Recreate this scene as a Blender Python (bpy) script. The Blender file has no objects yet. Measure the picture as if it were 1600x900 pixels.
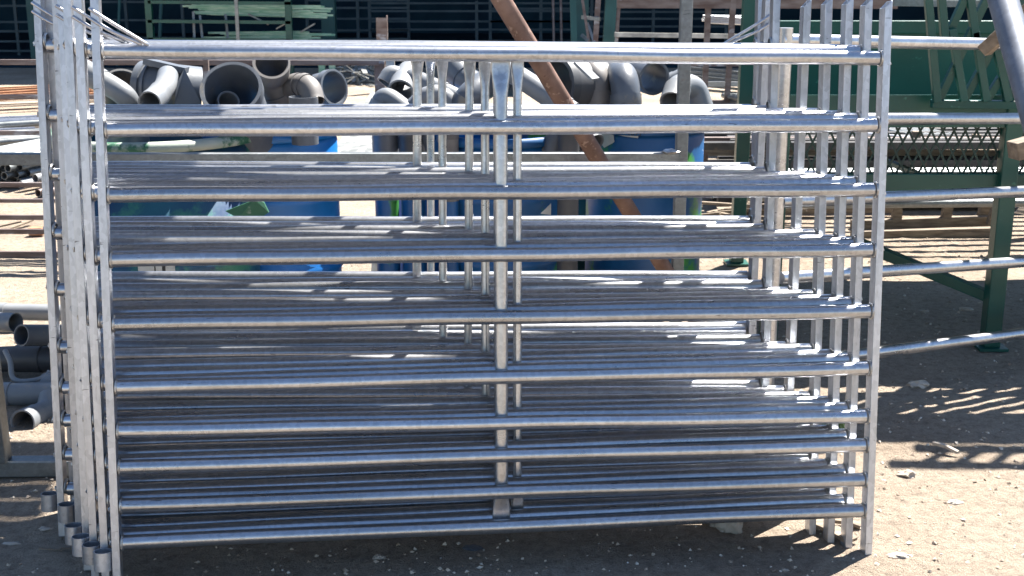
import bpy, bmesh, math, random
from mathutils import Vector, Matrix, noise
S = bpy.context.scene
C = S.collection
random.seed(7)
R = math.radians

# ------------------------------------------------------------------ camera, sky, sun, exposure
F_PX, PITCH, CAM_H = 2000.0, R(14.57), 1.75
cam_d = bpy.data.cameras.new('camera'); cam = bpy.data.objects.new('camera', cam_d); C.objects.link(cam)
cam.location = (0, 0, CAM_H); cam.rotation_euler = (R(90) - PITCH, 0, 0)
cam_d.sensor_width = 36; cam_d.lens = F_PX / 1600 * 36; cam_d.clip_end = 2000; cam_d.clip_start = .05
S.camera = cam
cam_d.dof.use_dof = True; cam_d.dof.focus_distance = 3.9; cam_d.dof.aperture_fstop = 11
SUN_AZ, SUN_EL = 48.0, 58.0            # azimuth measured from +X towards +Y
w = bpy.data.worlds.new('World'); S.world = w; w.use_nodes = True
nt = w.node_tree; nt.nodes.clear()
sky = nt.nodes.new('ShaderNodeTexSky'); sky.sky_type = 'NISHITA'; sky.sun_disc = False
sky.sun_elevation = R(SUN_EL); sky.sun_rotation = R(90 - SUN_AZ); sky.air_density = 1.0; sky.dust_density = .2; sky.ozone_density = 3.0
bg = nt.nodes.new('ShaderNodeBackground'); bg.inputs[1].default_value = .052
wo = nt.nodes.new('ShaderNodeOutputWorld'); nt.links.new(sky.outputs[0], bg.inputs[0]); nt.links.new(bg.outputs[0], wo.inputs[0])
sl = bpy.data.lights.new('sun', 'SUN'); sl.energy = 5.0; sl.angle = R(.53); sl.color = (1, .955, .88)
so = bpy.data.objects.new('sun', sl); C.objects.link(so)
sd = Vector((math.cos(R(SUN_EL)) * math.cos(R(SUN_AZ)), math.cos(R(SUN_EL)) * math.sin(R(SUN_AZ)), math.sin(R(SUN_EL))))
so.rotation_euler = sd.to_track_quat('Z', 'Y').to_euler(); so.location = sd * 30
S.view_settings.view_transform = 'Standard'; S.view_settings.look = 'None'
S.view_settings.exposure = 2.1; S.view_settings.gamma = 1; S.view_settings.use_curve_mapping = False

# ------------------------------------------------------------------ picture geometry helpers (build time only)
FW = Vector((0, math.cos(PITCH), -math.sin(PITCH))); UP = Vector((0, math.sin(PITCH), math.cos(PITCH)))
def ray(px, py): return FW + Vector((1, 0, 0)) * (px - 800) / F_PX - UP * (py - 450) / F_PX
def P(px, py, Y):
    r = ray(px, py); return Vector((0, 0, CAM_H)) + r * (Y / r.y)
def G(px, py, z=0.0):
    r = ray(px, py); return Vector((0, 0, CAM_H)) + r * ((CAM_H - z) / -r.z)
def proj(p):
    d = Vector(p) - Vector((0, 0, CAM_H)); z = d.dot(FW); return 800 + F_PX * d.x / z, 450 - F_PX * d.dot(UP) / z
def mpp(p): return (Vector(p) - Vector((0, 0, CAM_H))).dot(FW) / F_PX      # metres per pixel at p

# ------------------------------------------------------------------ materials
def new_mat(name):
    m = bpy.data.materials.new(name); m.use_nodes = True
    n = m.node_tree; b = n.nodes['Principled BSDF']; return m, n, b
def N(n, t, **k):
    x = n.nodes.new(t)
    for a, v in k.items():
        if a in x.inputs: x.inputs[a].default_value = v
        else: setattr(x, a, v)
    return x
def ramp(n, src, stops):
    r = n.nodes.new('ShaderNodeValToRGB'); n.links.new(src, r.inputs[0]); e = r.color_ramp.elements
    while len(e) < len(stops): e.new(.5)
    for i, (p, c) in enumerate(stops):
        e[i].position = p; e[i].color = (c[0], c[1], c[2], 1) if hasattr(c, '__len__') else (c, c, c, 1)
    return r
def coords(n, scale=(1, 1, 1)):
    tc = N(n, 'ShaderNodeTexCoord'); mp = N(n, 'ShaderNodeMapping'); mp.inputs['Scale'].default_value = scale
    oi = N(n, 'ShaderNodeObjectInfo'); ad = N(n, 'ShaderNodeVectorMath', operation='ADD'); ml = N(n, 'ShaderNodeMath', operation='MULTIPLY'); ml.inputs[1].default_value = 37.0
    n.links.new(oi.outputs['Random'], ml.inputs[0]); n.links.new(tc.outputs['Object'], mp.inputs[0])
    n.links.new(mp.outputs[0], ad.inputs[0]); n.links.new(ml.outputs[0], ad.inputs[1]); return ad.outputs[0]
def surf(name, col_a, col_b, rough=(.4, .6), metal=0.0, scale=8, stretch=(1, 1, 1), bump=.1, bscale=60, spec=.5, detail=5, mid=(.35, .65), extra=None):
    m, n, b = new_mat(name); v = coords(n, stretch)
    t = N(n, 'ShaderNodeTexNoise', Scale=scale, Detail=detail); n.links.new(v, t.inputs['Vector'])
    c = ramp(n, t.outputs[0], [(mid[0], col_a), (mid[1], col_b)]); last = c.outputs[0]
    t2 = N(n, 'ShaderNodeTexNoise', Scale=bscale, Detail=4); n.links.new(v, t2.inputs['Vector'])
    if extra:      # (colour, threshold, scale): blotches of another colour
        for ec, th, sc in extra:
            te = N(n, 'ShaderNodeTexNoise', Scale=sc, Detail=8, Roughness=.65); n.links.new(v, te.inputs['Vector'])
            fr = ramp(n, te.outputs[0], [(th, 0), (th + .05, 1)])
            mx = N(n, 'ShaderNodeMixRGB'); n.links.new(fr.outputs[0], mx.inputs[0]); n.links.new(last, mx.inputs[1]); mx.inputs[2].default_value = (*ec, 1); last = mx.outputs[0]
    n.links.new(last, b.inputs['Base Color'])
    rr = N(n, 'ShaderNodeMapRange'); rr.inputs[3].default_value, rr.inputs[4].default_value = rough
    n.links.new(t2.outputs[0], rr.inputs[0]); n.links.new(rr.outputs[0], b.inputs['Roughness'])
    b.inputs['Metallic'].default_value = metal; b.inputs['Specular IOR Level'].default_value = spec
    if bump:
        bp = N(n, 'ShaderNodeBump', Strength=bump, Distance=.003); n.links.new(t2.outputs[0], bp.inputs['Height']); n.links.new(bp.outputs[0], b.inputs['Normal'])
    return m
M = {}
# galvanised steel: bright, streaky, faint zinc spangle, dark scuffs
def galv(name, a, bb, rough, metal, stretch, dark=.63):
    m, n, b = new_mat(name); v = coords(n, stretch)
    t = N(n, 'ShaderNodeTexNoise', Scale=9, Detail=6, Roughness=.6); n.links.new(v, t.inputs['Vector'])
    c = ramp(n, t.outputs[0], [(.3, a), (.7, bb)])
    s = N(n, 'ShaderNodeTexNoise', Scale=16, Detail=9, Roughness=.7); n.links.new(v, s.inputs['Vector'])
    sr = ramp(n, s.outputs[0], [(dark, 0), (dark + .1, .8)])
    mx = N(n, 'ShaderNodeMixRGB'); n.links.new(sr.outputs[0], mx.inputs[0]); n.links.new(c.outputs[0], mx.inputs[1]); mx.inputs[2].default_value = (.22, .21, .20, 1)
    vs_ = coords(n, (5, 45, 45)); st = N(n, 'ShaderNodeTexNoise', Scale=3, Detail=3); n.links.new(vs_, st.inputs['Vector']); sm = ramp(n, st.outputs[0], [(.70, 0), (.73, .75)])
    mk = N(n, 'ShaderNodeMixRGB'); n.links.new(sm.outputs[0], mk.inputs[0]); n.links.new(mx.outputs[0], mk.inputs[1]); mk.inputs[2].default_value = (.10, .095, .10, 1); mx = mk
    v2 = coords(n); vo = N(n, 'ShaderNodeTexVoronoi', Scale=90); n.links.new(v2, vo.inputs['Vector'])
    sp = N(n, 'ShaderNodeMapRange'); sp.inputs[3].default_value, sp.inputs[4].default_value = .82, 1.08; n.links.new(vo.outputs['Color'], sp.inputs[0])
    mm = N(n, 'ShaderNodeMixRGB', blend_type='MULTIPLY'); mm.inputs[0].default_value = 1; n.links.new(mx.outputs[0], mm.inputs[1]); n.links.new(sp.outputs[0], mm.inputs[2])
    oi = N(n, 'ShaderNodeObjectInfo'); om = N(n, 'ShaderNodeMapRange'); om.inputs[3].default_value, om.inputs[4].default_value = .80, 1.08; n.links.new(oi.outputs['Random'], om.inputs[0]); m3 = N(n, 'ShaderNodeMixRGB', blend_type='MULTIPLY'); m3.inputs[0].default_value = 1; n.links.new(mm.outputs[0], m3.inputs[1]); n.links.new(om.outputs[0], m3.inputs[2])
    n.links.new(m3.outputs[0], b.inputs['Base Color'])
    rr = N(n, 'ShaderNodeMapRange'); rr.inputs[3].default_value, rr.inputs[4].default_value = rough; n.links.new(t.outputs[0], rr.inputs[0]); n.links.new(rr.outputs[0], b.inputs['Roughness'])
    b.inputs['Metallic'].default_value = metal
    bp = N(n, 'ShaderNodeBump', Strength=.012, Distance=.002); n.links.new(s.outputs[0], bp.inputs['Height']); n.links.new(bp.outputs[0], b.inputs['Normal'])
    return m
M['galv'] = galv('galvanised_rail', (.43, .445, .47), (.58, .59, .62), (.22, .36), .90, (.3, 1.2, 1.2), .66)
M['galv_post'] = galv('galvanised_post', (.44, .455, .49), (.58, .59, .63), (.3, .48), .88, (2.5, 2.5, .5), .62)
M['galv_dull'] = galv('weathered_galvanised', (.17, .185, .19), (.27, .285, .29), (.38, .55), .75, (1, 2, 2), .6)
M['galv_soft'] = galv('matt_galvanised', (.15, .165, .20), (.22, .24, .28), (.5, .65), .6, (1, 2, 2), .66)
M['weld'] = surf('weld_metal', (.30, .29, .28), (.6, .59, .57), (.3, .6), .85, 60, bump=.6, bscale=120)
M['pvc'] = surf('grey_pvc', (.072, .082, .100), (.115, .127, .145), (.32, .5), 0, 5, bump=.15, extra=[((.19, .17, .14), .60, 4), ((.04, .04, .045), .68, 18)])
M['pvc_light'] = surf('sunlit_dusty_pvc', (.14, .152, .170), (.21, .218, .225), (.35, .55), 0, 5, bump=.15, extra=[((.27, .24, .20), .6, 4), ((.07, .07, .07), .68, 16)])  # paler copy of the grey pvc, sunlight put into its colour; blotches are dust
M['pvc_dark'] = surf('dark_grey_pvc', (.035, .037, .042), (.065, .066, .07), (.4, .6), 0, 4, bump=.08)
M['pvc_brown'] = surf('dusty_brown_pvc', (.095, .085, .080), (.165, .155, .148), (.45, .65), 0, 6, bump=.08)
M['drum_blue'] = surf('blue_plastic', (.004, .10, .33), (.010, .15, .45), (.3, .5), 0, 3, bump=.05, extra=[((.10, .16, .26), .66, 14)])
M['drum_smear'] = surf('blue_plastic_with_green_paint', (.004, .065, .19), (.008, .095, .27), (.35, .55), 0, 3, bump=.05, stretch=(1, 1, .7), extra=[((.05, .24, .05), .56, 2.2), ((.10, .14, .22), .68, 16)])
M['drum_green'] = surf('dark_green_plastic', (.004, .03, .022), (.008, .05, .035), (.35, .55), 0, 3, bump=.05, extra=[((.06, .10, .08), .66, 14)])
M['tub'] = surf('blue_green_stained_tub', (.005, .035, .10), (.010, .085, .13), (.35, .6), 0, 2.5, bump=.08, extra=[((.03, .15, .12), .52, 2.6), ((.32, .46, .42), .67, 7)])
M['rim'] = surf('weathered_white_green_rim', (.36, .38, .33), (.20, .27, .22), (.5, .7), 0, 5, bump=.2, extra=[((.02, .10, .055), .50, 4)])
M['rust'] = surf('rusty_painted_pipe', (.11, .058, .042), (.18, .105, .08), (.55, .8), 0, 14, bump=.35, extra=[((.27, .18, .14), .60, 22), ((.10, .04, .025), .63, 40)])
M['rust_bar'] = surf('rusty_dull_steel', (.10, .065, .055), (.20, .165, .155), (.4, .65), .35, 7, bump=.25, stretch=(.6, 2, 2), extra=[((.30, .31, .34), .58, 3)])
M['copper'] = surf('fresh_orange_rusted_bar', (.26, .11, .05), (.40, .22, .12), (.5, .7), .1, 8, bump=.2)
M['wood'] = surf('weathered_timber', (.11, .082, .058), (.22, .17, .12), (.7, .9), 0, 10, stretch=(1, 6, 6), bump=.4)
M['green'] = surf('green_painted_steel', (.004, .056, .042), (.007, .076, .057), (.28, .45), 0, 4, bump=.06, extra=[((.03, .14, .10), .64, 20), ((.06, .04, .03), .70, 30)])
M['green_pale'] = surf('pale_green_profile', (.12, .30, .21), (.36, .50, .40), (.4, .6), .2, 12, stretch=(.3, 4, 4), bump=.1)
M['dark_steel'] = surf('dark_oily_steel', (.022, .022, .024), (.06, .055, .052), (.4, .6), .4, 6, bump=.2, extra=[((.10, .07, .05), .62, 9)])
M['green_dark'] = surf('dark_green_mesh_steel', (.010, .03, .022), (.02, .05, .038), (.5, .7), 0, 8, bump=.1)
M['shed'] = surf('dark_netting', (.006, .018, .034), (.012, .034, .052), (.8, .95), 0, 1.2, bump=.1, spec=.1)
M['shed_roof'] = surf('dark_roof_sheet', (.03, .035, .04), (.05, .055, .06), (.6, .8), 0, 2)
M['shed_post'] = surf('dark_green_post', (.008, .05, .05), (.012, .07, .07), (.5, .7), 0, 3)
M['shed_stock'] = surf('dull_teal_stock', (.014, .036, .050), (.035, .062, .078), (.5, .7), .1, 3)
M['paper'] = surf('paper_label', (.36, .37, .36), (.5, .51, .49), (.6, .8), 0, 12, bump=.05)
M['ink'] = surf('black_ink', (.02, .02, .022), (.05, .05, .05), (.6, .8), 0, 30, bump=0)
M['rock'] = surf('pale_rock', (.30, .25, .20), (.48, .43, .37), (.8, .95), 0, 9, bump=.7, bscale=45)
M['scrap'] = surf('pale_metal_scrap', (.20, .21, .21), (.45, .46, .45), (.3, .5), .5, 8)
M['weed'] = surf('dusty_weed', (.05, .11, .03), (.12, .18, .07), (.7, .9), 0, 20, bump=.1)

# dirt: warm packed earth with grit, darker damp blotches and pale dust
def dirt():
    m, n, b = new_mat('packed_dirt')
    tc = N(n, 'ShaderNodeTexCoord'); v = tc.outputs['Object']
    t1 = N(n, 'ShaderNodeTexNoise', Scale=1.1, Detail=8, Roughness=.6); t2 = N(n, 'ShaderNodeTexNoise', Scale=26, Detail=8, Roughness=.75); t3 = N(n, 'ShaderNodeTexVoronoi', Scale=75); t4 = N(n, 'ShaderNodeTexNoise', Scale=160, Detail=4, Roughness=.7)
    for t in (t1, t2, t3, t4): n.links.new(v, t.inputs['Vector'])
    c1 = ramp(n, t1.outputs[0], [(.3, (.35, .275, .21)), (.5, (.45, .365, .285)), (.7, (.54, .455, .365))])
    c2 = ramp(n, t2.outputs[0], [(.3, .55), (.5, .95), (.72, 1.16)])
    mx = N(n, 'ShaderNodeMixRGB', blend_type='MULTIPLY'); mx.inputs[0].default_value = 1; n.links.new(c1.outputs[0], mx.inputs[1]); n.links.new(c2.outputs[0], mx.inputs[2])
    c3 = ramp(n, t4.outputs[0], [(.3, .72), (.6, 1.08)])
    mx2 = N(n, 'ShaderNodeMixRGB', blend_type='MULTIPLY'); mx2.inputs[0].default_value = 1; n.links.new(mx.outputs[0], mx2.inputs[1]); n.links.new(c3.outputs[0], mx2.inputs[2])
    n.links.new(mx2.outputs[0], b.inputs['Base Color']); b.inputs['Roughness'].default_value = .95; b.inputs['Specular IOR Level'].default_value = .15
    ad = N(n, 'ShaderNodeMath', operation='ADD'); n.links.new(t2.outputs[0], ad.inputs[0])
    ml = N(n, 'ShaderNodeMath', operation='MULTIPLY'); ml.inputs[1].default_value = .5; n.links.new(t4.outputs[0], ml.inputs[0]); n.links.new(ml.outputs[0], ad.inputs[1])
    bp = N(n, 'ShaderNodeBump', Strength=1.0, Distance=.04); n.links.new(ad.outputs[0], bp.inputs['Height']); n.links.new(bp.outputs[0], b.inputs['Normal'])
    return m
M['dirt'] = dirt()
def grit():
    m, n, b = new_mat('mixed_grit'); g_ = N(n, 'ShaderNodeNewGeometry')
    c = ramp(n, g_.outputs['Random Per Island'], [(0, (.20, .15, .11)), (.35, (.40, .32, .245)), (.75, (.52, .44, .35)), (.97, (.56, .51, .44))])
    n.links.new(c.outputs[0], b.inputs['Base Color']); b.inputs['Roughness'].default_value = .9; return m
M['grit'] = grit()

# ------------------------------------------------------------------ mesh builder
def frame_for(d):
    d = d.normalized(); a = Vector((0, 0, 1)) if abs(d.z) < .9 else Vector((1, 0, 0))
    u = d.cross(a).normalized(); return u, d.cross(u).normalized()
class MB:
    def __init__(s): s.v = []; s.f = []; s.smooth = []
    def add(s, vs, fs, sm=False):
        o = len(s.v); s.v += [Vector(v) for v in vs]; s.f += [tuple(i + o for i in f) for f in fs]; s.smooth += [sm] * len(fs)
    def box(s, c, size, rot=None):
        c = Vector(c); x, y, z = [q / 2 for q in size]; vs = [Vector((i * x, j * y, k * z)) for i in (-1, 1) for j in (-1, 1) for k in (-1, 1)]
        if rot is not None: vs = [rot @ v for v in vs]
        s.add([c + v for v in vs], [(0, 1, 3, 2), (4, 6, 7, 5), (0, 4, 5, 1), (2, 3, 7, 6), (0, 2, 6, 4), (1, 5, 7, 3)]); return s
    def beam(s, a, b, w, h, up=(0, 0, 1), taper=1.0):
        a, b = Vector(a), Vector(b); d = (b - a).normalized(); u = Vector(up); sx = d.cross(u)
        if sx.length < 1e-4: sx = d.cross(Vector((0, 1, 0)))
        sx.normalize(); uz = sx.cross(d).normalized(); vs = []
        for p, k in ((a, 1), (b, taper)):
            for i, j in ((-1, -1), (1, -1), (1, 1), (-1, 1)): vs.append(p + sx * (i * w / 2 * k) + uz * (j * h / 2 * k))
        s.add(vs, [(3, 2, 1, 0), (4, 5, 6, 7), (0, 1, 5, 4), (1, 2, 6, 5), (2, 3, 7, 6), (3, 0, 4, 7)]); return s
    def tube(s, path, r, seg=16, hollow=0.0, cap=True, r2=None, inner_only_ends=None):
        pts = [Vector(p) for p in path]; n = len(pts)
        rs = r if hasattr(r, '__len__') else [r] * n; rb = r2 if r2 is not None else rs
        T = [(pts[min(i + 1, n - 1)] - pts[max(i - 1, 0)]).normalized() for i in range(n)]
        u, w_ = frame_for(T[0]); rings = []
        for i in range(n):
            u = (u - T[i] * u.dot(T[i])).normalized(); w_ = T[i].cross(u).normalized()
            rings.append((pts[i], u.copy(), w_.copy()))
        def sheet(k, flip):
            vs = []; 
            for i, (p, uu, ww) in enumerate(rings):
                for j in range(seg):
                    a = 2 * math.pi * j / seg; vs.append(p + uu * math.cos(a) * rs[i] * k + ww * math.sin(a) * rb[i] * k)
            fs = []
            for i in range(n - 1):
                for j in range(seg):
                    q = (i * seg + j, i * seg + (j + 1) % seg, (i + 1) * seg + (j + 1) % seg, (i + 1) * seg + j)
                    fs.append(q[::-1] if flip else q)
            return vs, fs
        vs, fs = sheet(1, False); s.add(vs, fs, True)
        if hollow:
            vi, fi = sheet(1 - hollow, True); s.add(vi, fi, True)
            for i, fl in ((0, True), (n - 1, False)):
                o = vs[i * seg:(i + 1) * seg]; q = vi[i * seg:(i + 1) * seg]
                s.add(o + q, [((j, j + seg, (j + 1) % seg + seg, (j + 1) % seg) if fl else (j, (j + 1) % seg, (j + 1) % seg + seg, j + seg)) for j in range(seg)])
        elif cap:
            s.add(vs[:seg], [tuple(range(seg))[::-1]]); s.add(vs[-seg:], [tuple(range(seg))])
        return s
    def lathe(s, prof, c, seg=40, axis=None, smooth=True):
        c = Vector(c); vs = []; rot = axis.to_track_quat('Z', 'Y').to_matrix() if axis is not None else Matrix.Identity(3)
        for r, z in prof:
            for j in range(seg): a = 2 * math.pi * j / seg; vs.append(c + rot @ Vector((r * math.cos(a), r * math.sin(a), z)))
        s.add(vs, [(i * seg + j, i * seg + (j + 1) % seg, (i + 1) * seg + (j + 1) % seg, (i + 1) * seg + j) for i in range(len(prof) - 1) for j in range(seg)], smooth); return s
    def blob(s, c, size, rough=.25, sub=2, seed=0, flat=.6):
        bm = bmesh.new(); bmesh.ops.create_icosphere(bm, subdivisions=sub, radius=1)
        off = Vector((seed * 3.7, seed * 1.3, seed * 5.1)); c = Vector(c)
        vs = [c + Vector(((v.co * (1 + rough * noise.noise(v.co * 1.6 + off) * 2)).x * size[0], (v.co * (1 + rough * noise.noise(v.co * 1.6 + off) * 2)).y * size[1], (v.co * (1 + rough * noise.noise(v.co * 1.6 + off + Vector((9, 0, 0))) * 2)).z * size[2])) for v in bm.verts]
        s.add(vs, [tuple(v.index for v in f.verts) for f in bm.faces], False); bm.free(); return s
    def build(s, name, mat, parent=None, bevel=0):
        org = Vector(parent['_o']) if parent is not None and '_o' in parent else Vector((0, 0, 0))
        me = bpy.data.meshes.new(name); me.from_pydata([tuple(v - org) for v in s.v], [], s.f); me.materials.append(M[mat] if isinstance(mat, str) else mat)
        me.polygons.foreach_set('use_smooth', s.smooth); me.update()
        o = bpy.data.objects.new(name, me); C.objects.link(o)
        if parent is not None: o.parent = parent
        if bevel:
            b = o.modifiers.new('bevel', 'BEVEL'); b.width = bevel; b.segments = 2; b.limit_method = 'ANGLE'
        return o
def thing(name, label, cat, loc=(0, 0, 0), group=None):
    o = bpy.data.objects.new(name, None); C.objects.link(o); o.location = loc; o['_o'] = tuple(loc); o.empty_display_size = .05
    o['label'] = label; o['category'] = cat
    if group: o['group'] = group
    return o
def tag(o, label, cat, group=None):
    o['label'] = label; o['category'] = cat
    if group: o['group'] = group
    return o
def recentre(o):                     # move a top-level mesh's origin to its base centre
    me = o.data; xs = [v.co.copy() for v in me.vertices]
    c = Vector((sum(v.x for v in xs) / len(xs), sum(v.y for v in xs) / len(xs), min(v.z for v in xs)))
    me.transform(Matrix.Translation(-c)); o.location = c; return o
def structure(o): o['kind'] = 'structure'; return o
def smooth_path(pts, k=8):
    pts = [Vector(p) for p in pts]
    if len(pts) < 3:
        return [pts[0].lerp(pts[1], i / 3) for i in range(4)]
    q = [pts[0] * 2 - pts[1]] + pts + [pts[-1] * 2 - pts[-2]]; out = []
    for i in range(1, len(q) - 2):
        for j in range(k):
            t = j / k; a, b, c, d = q[i - 1], q[i], q[i + 1], q[i + 2]
            out.append(.5 * ((2 * b) + (c - a) * t + (2 * a - 5 * b + 4 * c - d) * t * t + (3 * b - a - 3 * c + d) * t ** 3))
    out.append(pts[-1]); return out

# ------------------------------------------------------------------ the ground: one sheet, fine near the stack, out to the horizon
def axis_vals(a, b, step, far):
    v = []; x = a
    while x < b: v.append(x); x += step
    v.append(b); o = []; d = step * 2; x = b
    while x < far: x += d; d *= 1.5; o.append(x)
    l = []; d = step * 2; x = a
    while x > -far: x -= d; d *= 1.5; l.append(x)
    return l[::-1] + v + o
def gz(x, y):
    f = max(0.0, min(1.0, (9.5 - y) / 2)) * max(0.0, min(1.0, (3.6 - abs(x)) / .8))
    a = noise.noise(Vector((x * 2.2, y * 2.2, 0))) * .010
    b = noise.noise(Vector((x * 9, y * 9, 3))) * .005 + max(0, noise.noise(Vector((x * 19, y * 19, 7))) - .1) * .011
    return (a + b) * f - .004
xs = axis_vals(-3.4, 3.4, .022, 900); ys = axis_vals(2.4, 8.6, .022, 900)
nx = len(xs); g = MB()
g.v = [Vector((x, y, gz(x, y) if (-4.2 < x < 4.2 and 1.8 < y < 9.6) else -.004)) for y in ys for x in xs]
g.f = [(j * nx + i, j * nx + i + 1, (j + 1) * nx + i + 1, (j + 1) * nx + i) for j in range(len(ys) - 1) for i in range(nx - 1)]
g.smooth = [True] * len(g.f)
structure(g.build('ground', 'dirt'))

# loose gravel (nobody could count it): one object of small stones
gr = MB(); V3 = Vector
for i in range(15000):
    x = random.uniform(-2.4, 2.9); y = 3.1 + random.random() ** 1.3 * 5.0
    if abs(x) > .46 * y + .1: continue
    r = .0020 + .0115 * random.random() ** 5
    k = [random.uniform(.5, 1) for _ in range(6)]; a = random.random() * 6.28; rot = Matrix.Rotation(a, 3, 'Z') @ Matrix.Rotation(random.uniform(-.5, .5), 3, 'X')
    bmv = [V3((k[0], 0, 0)), V3((0, k[1], 0)), V3((-k[2], 0, 0)), V3((0, -k[3], 0)), V3((.2, 0, .75 * k[4])), V3((0, 0, -.4))]
    gr.add([V3((x, y, gz(x, y) + r * .2)) + rot @ v * r for v in bmv], [(0, 1, 4), (1, 2, 4), (2, 3, 4), (3, 0, 4), (1, 0, 5), (2, 1, 5), (3, 2, 5), (0, 3, 5)])
gro = gr.build('gravel', 'grit'); gro['kind'] = 'stuff'; gro['label'] = 'loose gravel and grit strewn over the bare dirt'; gro['category'] = 'gravel'

# ------------------------------------------------------------------ far shed in shade
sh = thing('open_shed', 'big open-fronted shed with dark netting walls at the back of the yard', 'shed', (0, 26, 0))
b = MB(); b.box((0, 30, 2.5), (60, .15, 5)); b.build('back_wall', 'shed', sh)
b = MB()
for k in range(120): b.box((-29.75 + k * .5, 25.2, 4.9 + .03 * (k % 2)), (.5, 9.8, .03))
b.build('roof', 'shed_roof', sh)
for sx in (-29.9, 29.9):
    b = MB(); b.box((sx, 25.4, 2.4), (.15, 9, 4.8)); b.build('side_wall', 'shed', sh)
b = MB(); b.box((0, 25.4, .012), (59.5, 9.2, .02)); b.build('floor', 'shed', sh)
for px in (515, 908, 1180, 60):
    p = P(px, 60, 21.2); b = MB(); b.box((p.x, 21.2, 2.4), (.22, .22, 4.8)); b.build('post', 'shed_post', sh)
# dim things stored in the shed mouth
for i, (px, y0, y1, rr) in enumerate(((183, 0, 62, 2.2), (248, 5, 60, 3), (866, 0, 66, 2), (878, 0, 66, 2))):
    a, c = P(px, y1 + 45, 20.9), P(px + (6 if i < 2 else -3), y0 - 60, 21.3); b = MB(); b.tube([a, c], rr * mpp(a), 8)
    recentre(tag(b.build('standing_rod', 'rust_bar' if i > 1 else 'shed_post'), ['thin dark rod standing upright in the shed, farthest left', 'dark upright rod just left of the green rack', 'thin brown rod standing left of its twin in the shed mouth', 'thin brown rod standing right of its twin in the shed mouth'][i], 'rod', 'rods standing in the shed mouth'))
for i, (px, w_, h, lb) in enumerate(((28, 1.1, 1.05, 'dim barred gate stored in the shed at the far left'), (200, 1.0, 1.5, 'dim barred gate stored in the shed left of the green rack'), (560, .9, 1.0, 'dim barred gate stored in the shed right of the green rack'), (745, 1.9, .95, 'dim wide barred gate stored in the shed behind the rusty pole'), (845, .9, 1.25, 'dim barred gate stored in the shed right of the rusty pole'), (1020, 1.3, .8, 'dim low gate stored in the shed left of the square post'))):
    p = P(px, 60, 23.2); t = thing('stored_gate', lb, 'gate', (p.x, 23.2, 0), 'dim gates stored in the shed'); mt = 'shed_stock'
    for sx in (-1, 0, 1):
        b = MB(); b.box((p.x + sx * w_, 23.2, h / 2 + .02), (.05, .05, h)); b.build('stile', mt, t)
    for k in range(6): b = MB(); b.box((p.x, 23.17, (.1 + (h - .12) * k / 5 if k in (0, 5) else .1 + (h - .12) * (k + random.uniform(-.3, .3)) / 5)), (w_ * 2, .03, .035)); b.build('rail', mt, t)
a = P(598, 140, 17); b = MB(); t = P(596, 28, 17)
b.beam((a.x, 17, 0), (t.x, 17, t.z), .012, .14, up=(1, 0, 0)); b.beam((a.x + .066, 17.05, 0), (t.x + .066, 17.05, t.z + .03), .10, .012, up=(1, 0, 0))
recentre(tag(b.build('angle_iron_post', 'rust_bar'), 'grey angle iron post standing alone before the dark shed', 'post'))

# unseen sheet awning added on the left to shade the ground beside the stack
t = thing('added_shade_awning', 'unseen metal sheet awning on two posts, added to shade the lower left ground', 'awning', (-3.1, 5.2, 0))
b = MB()
for k in range(22): b.beam((-3.3, 4.48 + k * .067, 3.10 + .02 * (k % 2)), (-.08 - .012 * k, 4.48 + k * .067, 3.10 + .02 * (k % 2)), .068, .006)
b.build('roof_sheet', 'galv_dull', t)
for Y in (4.55, 5.8):
    b = MB(); b.beam((-3.2, Y, 0), (-3.2, Y, 3.09), .08, .08, up=(0, 1, 0)); b.build('post', 'rust_bar', t)
    b = MB(); b.beam((-3.2, Y, 3.06), (-.3, Y, 3.06), .05, .06); b.build('arm', 'rust_bar', t)

# ------------------------------------------------------------------ stack of cattle panels
W = 2.24
HL = [1.516, 1.306, 1.13, .954, .777, .6, .477, .373, .263, .156]
HR = [1.513, 1.322, 1.134, .958, .775, .604, .458, .37, .263, .168]
def rect_tube_mesh(name, w_, d_, L, wall=.003, slant=.02, mat='galv_post'):
    m = MB(); o = [(-1, -1), (1, -1), (1, 1), (-1, 1)]; vs = []
    for k in (1, 0):
        for z in (0, L):
            for i, j in o:
                ww = w_ / 2 - (0 if k else wall); dd = d_ / 2 - (0 if k else wall)
                vs.append((i * ww, j * dd, z + (slant * (i + 1) / 2 if z else 0)))
    fs = []
    for q in range(4):
        r_ = (q + 1) % 4
        fs += [(q, r_, r_ + 4, q + 4), (8 + q + 4, 8 + r_ + 4, 8 + r_, 8 + q), (q + 4, r_ + 4, r_ + 12, q + 12), (r_, q, q + 8, r_ + 8)]
    m.add(vs, fs)
    # weld beads where the rails meet the post
    o = m.build(name, mat); bv = o.modifiers.new('bevel', 'BEVEL'); bv.width = .003; bv.segments = 2; bv.limit_method = 'ANGLE'
    return o
def free(o): me = o.data; mods = [(x.width, x.segments) for x in o.modifiers]; bpy.data.objects.remove(o); return me, mods
POST, post_mods = free(rect_tube_mesh('post', .022, .042, 1.0, slant=.012))
m = MB(); m.tube([(-(W - .08) / 2 + (W - .08) * i / 24, .0010 * math.sin(i * .8), .0012 * math.sin(i * .4)) for i in range(25)], .0205, 20, cap=False)
RAIL, _ = free(m.build('rail', 'galv'))
m = MB(); vs = []
prof = [(-.002, .020), (.000, .0235), (.003, .0232), (.006, .0200)]
for q, (xx, rr) in enumerate(prof):
    for j in range(40):
        a = j / 40 * 6.283185; k2 = rr + (.0016 * abs(math.sin(a * 9)) if q in (1, 2) else 0); vs.append((xx, math.cos(a) * k2, math.sin(a) * k2))
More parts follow.
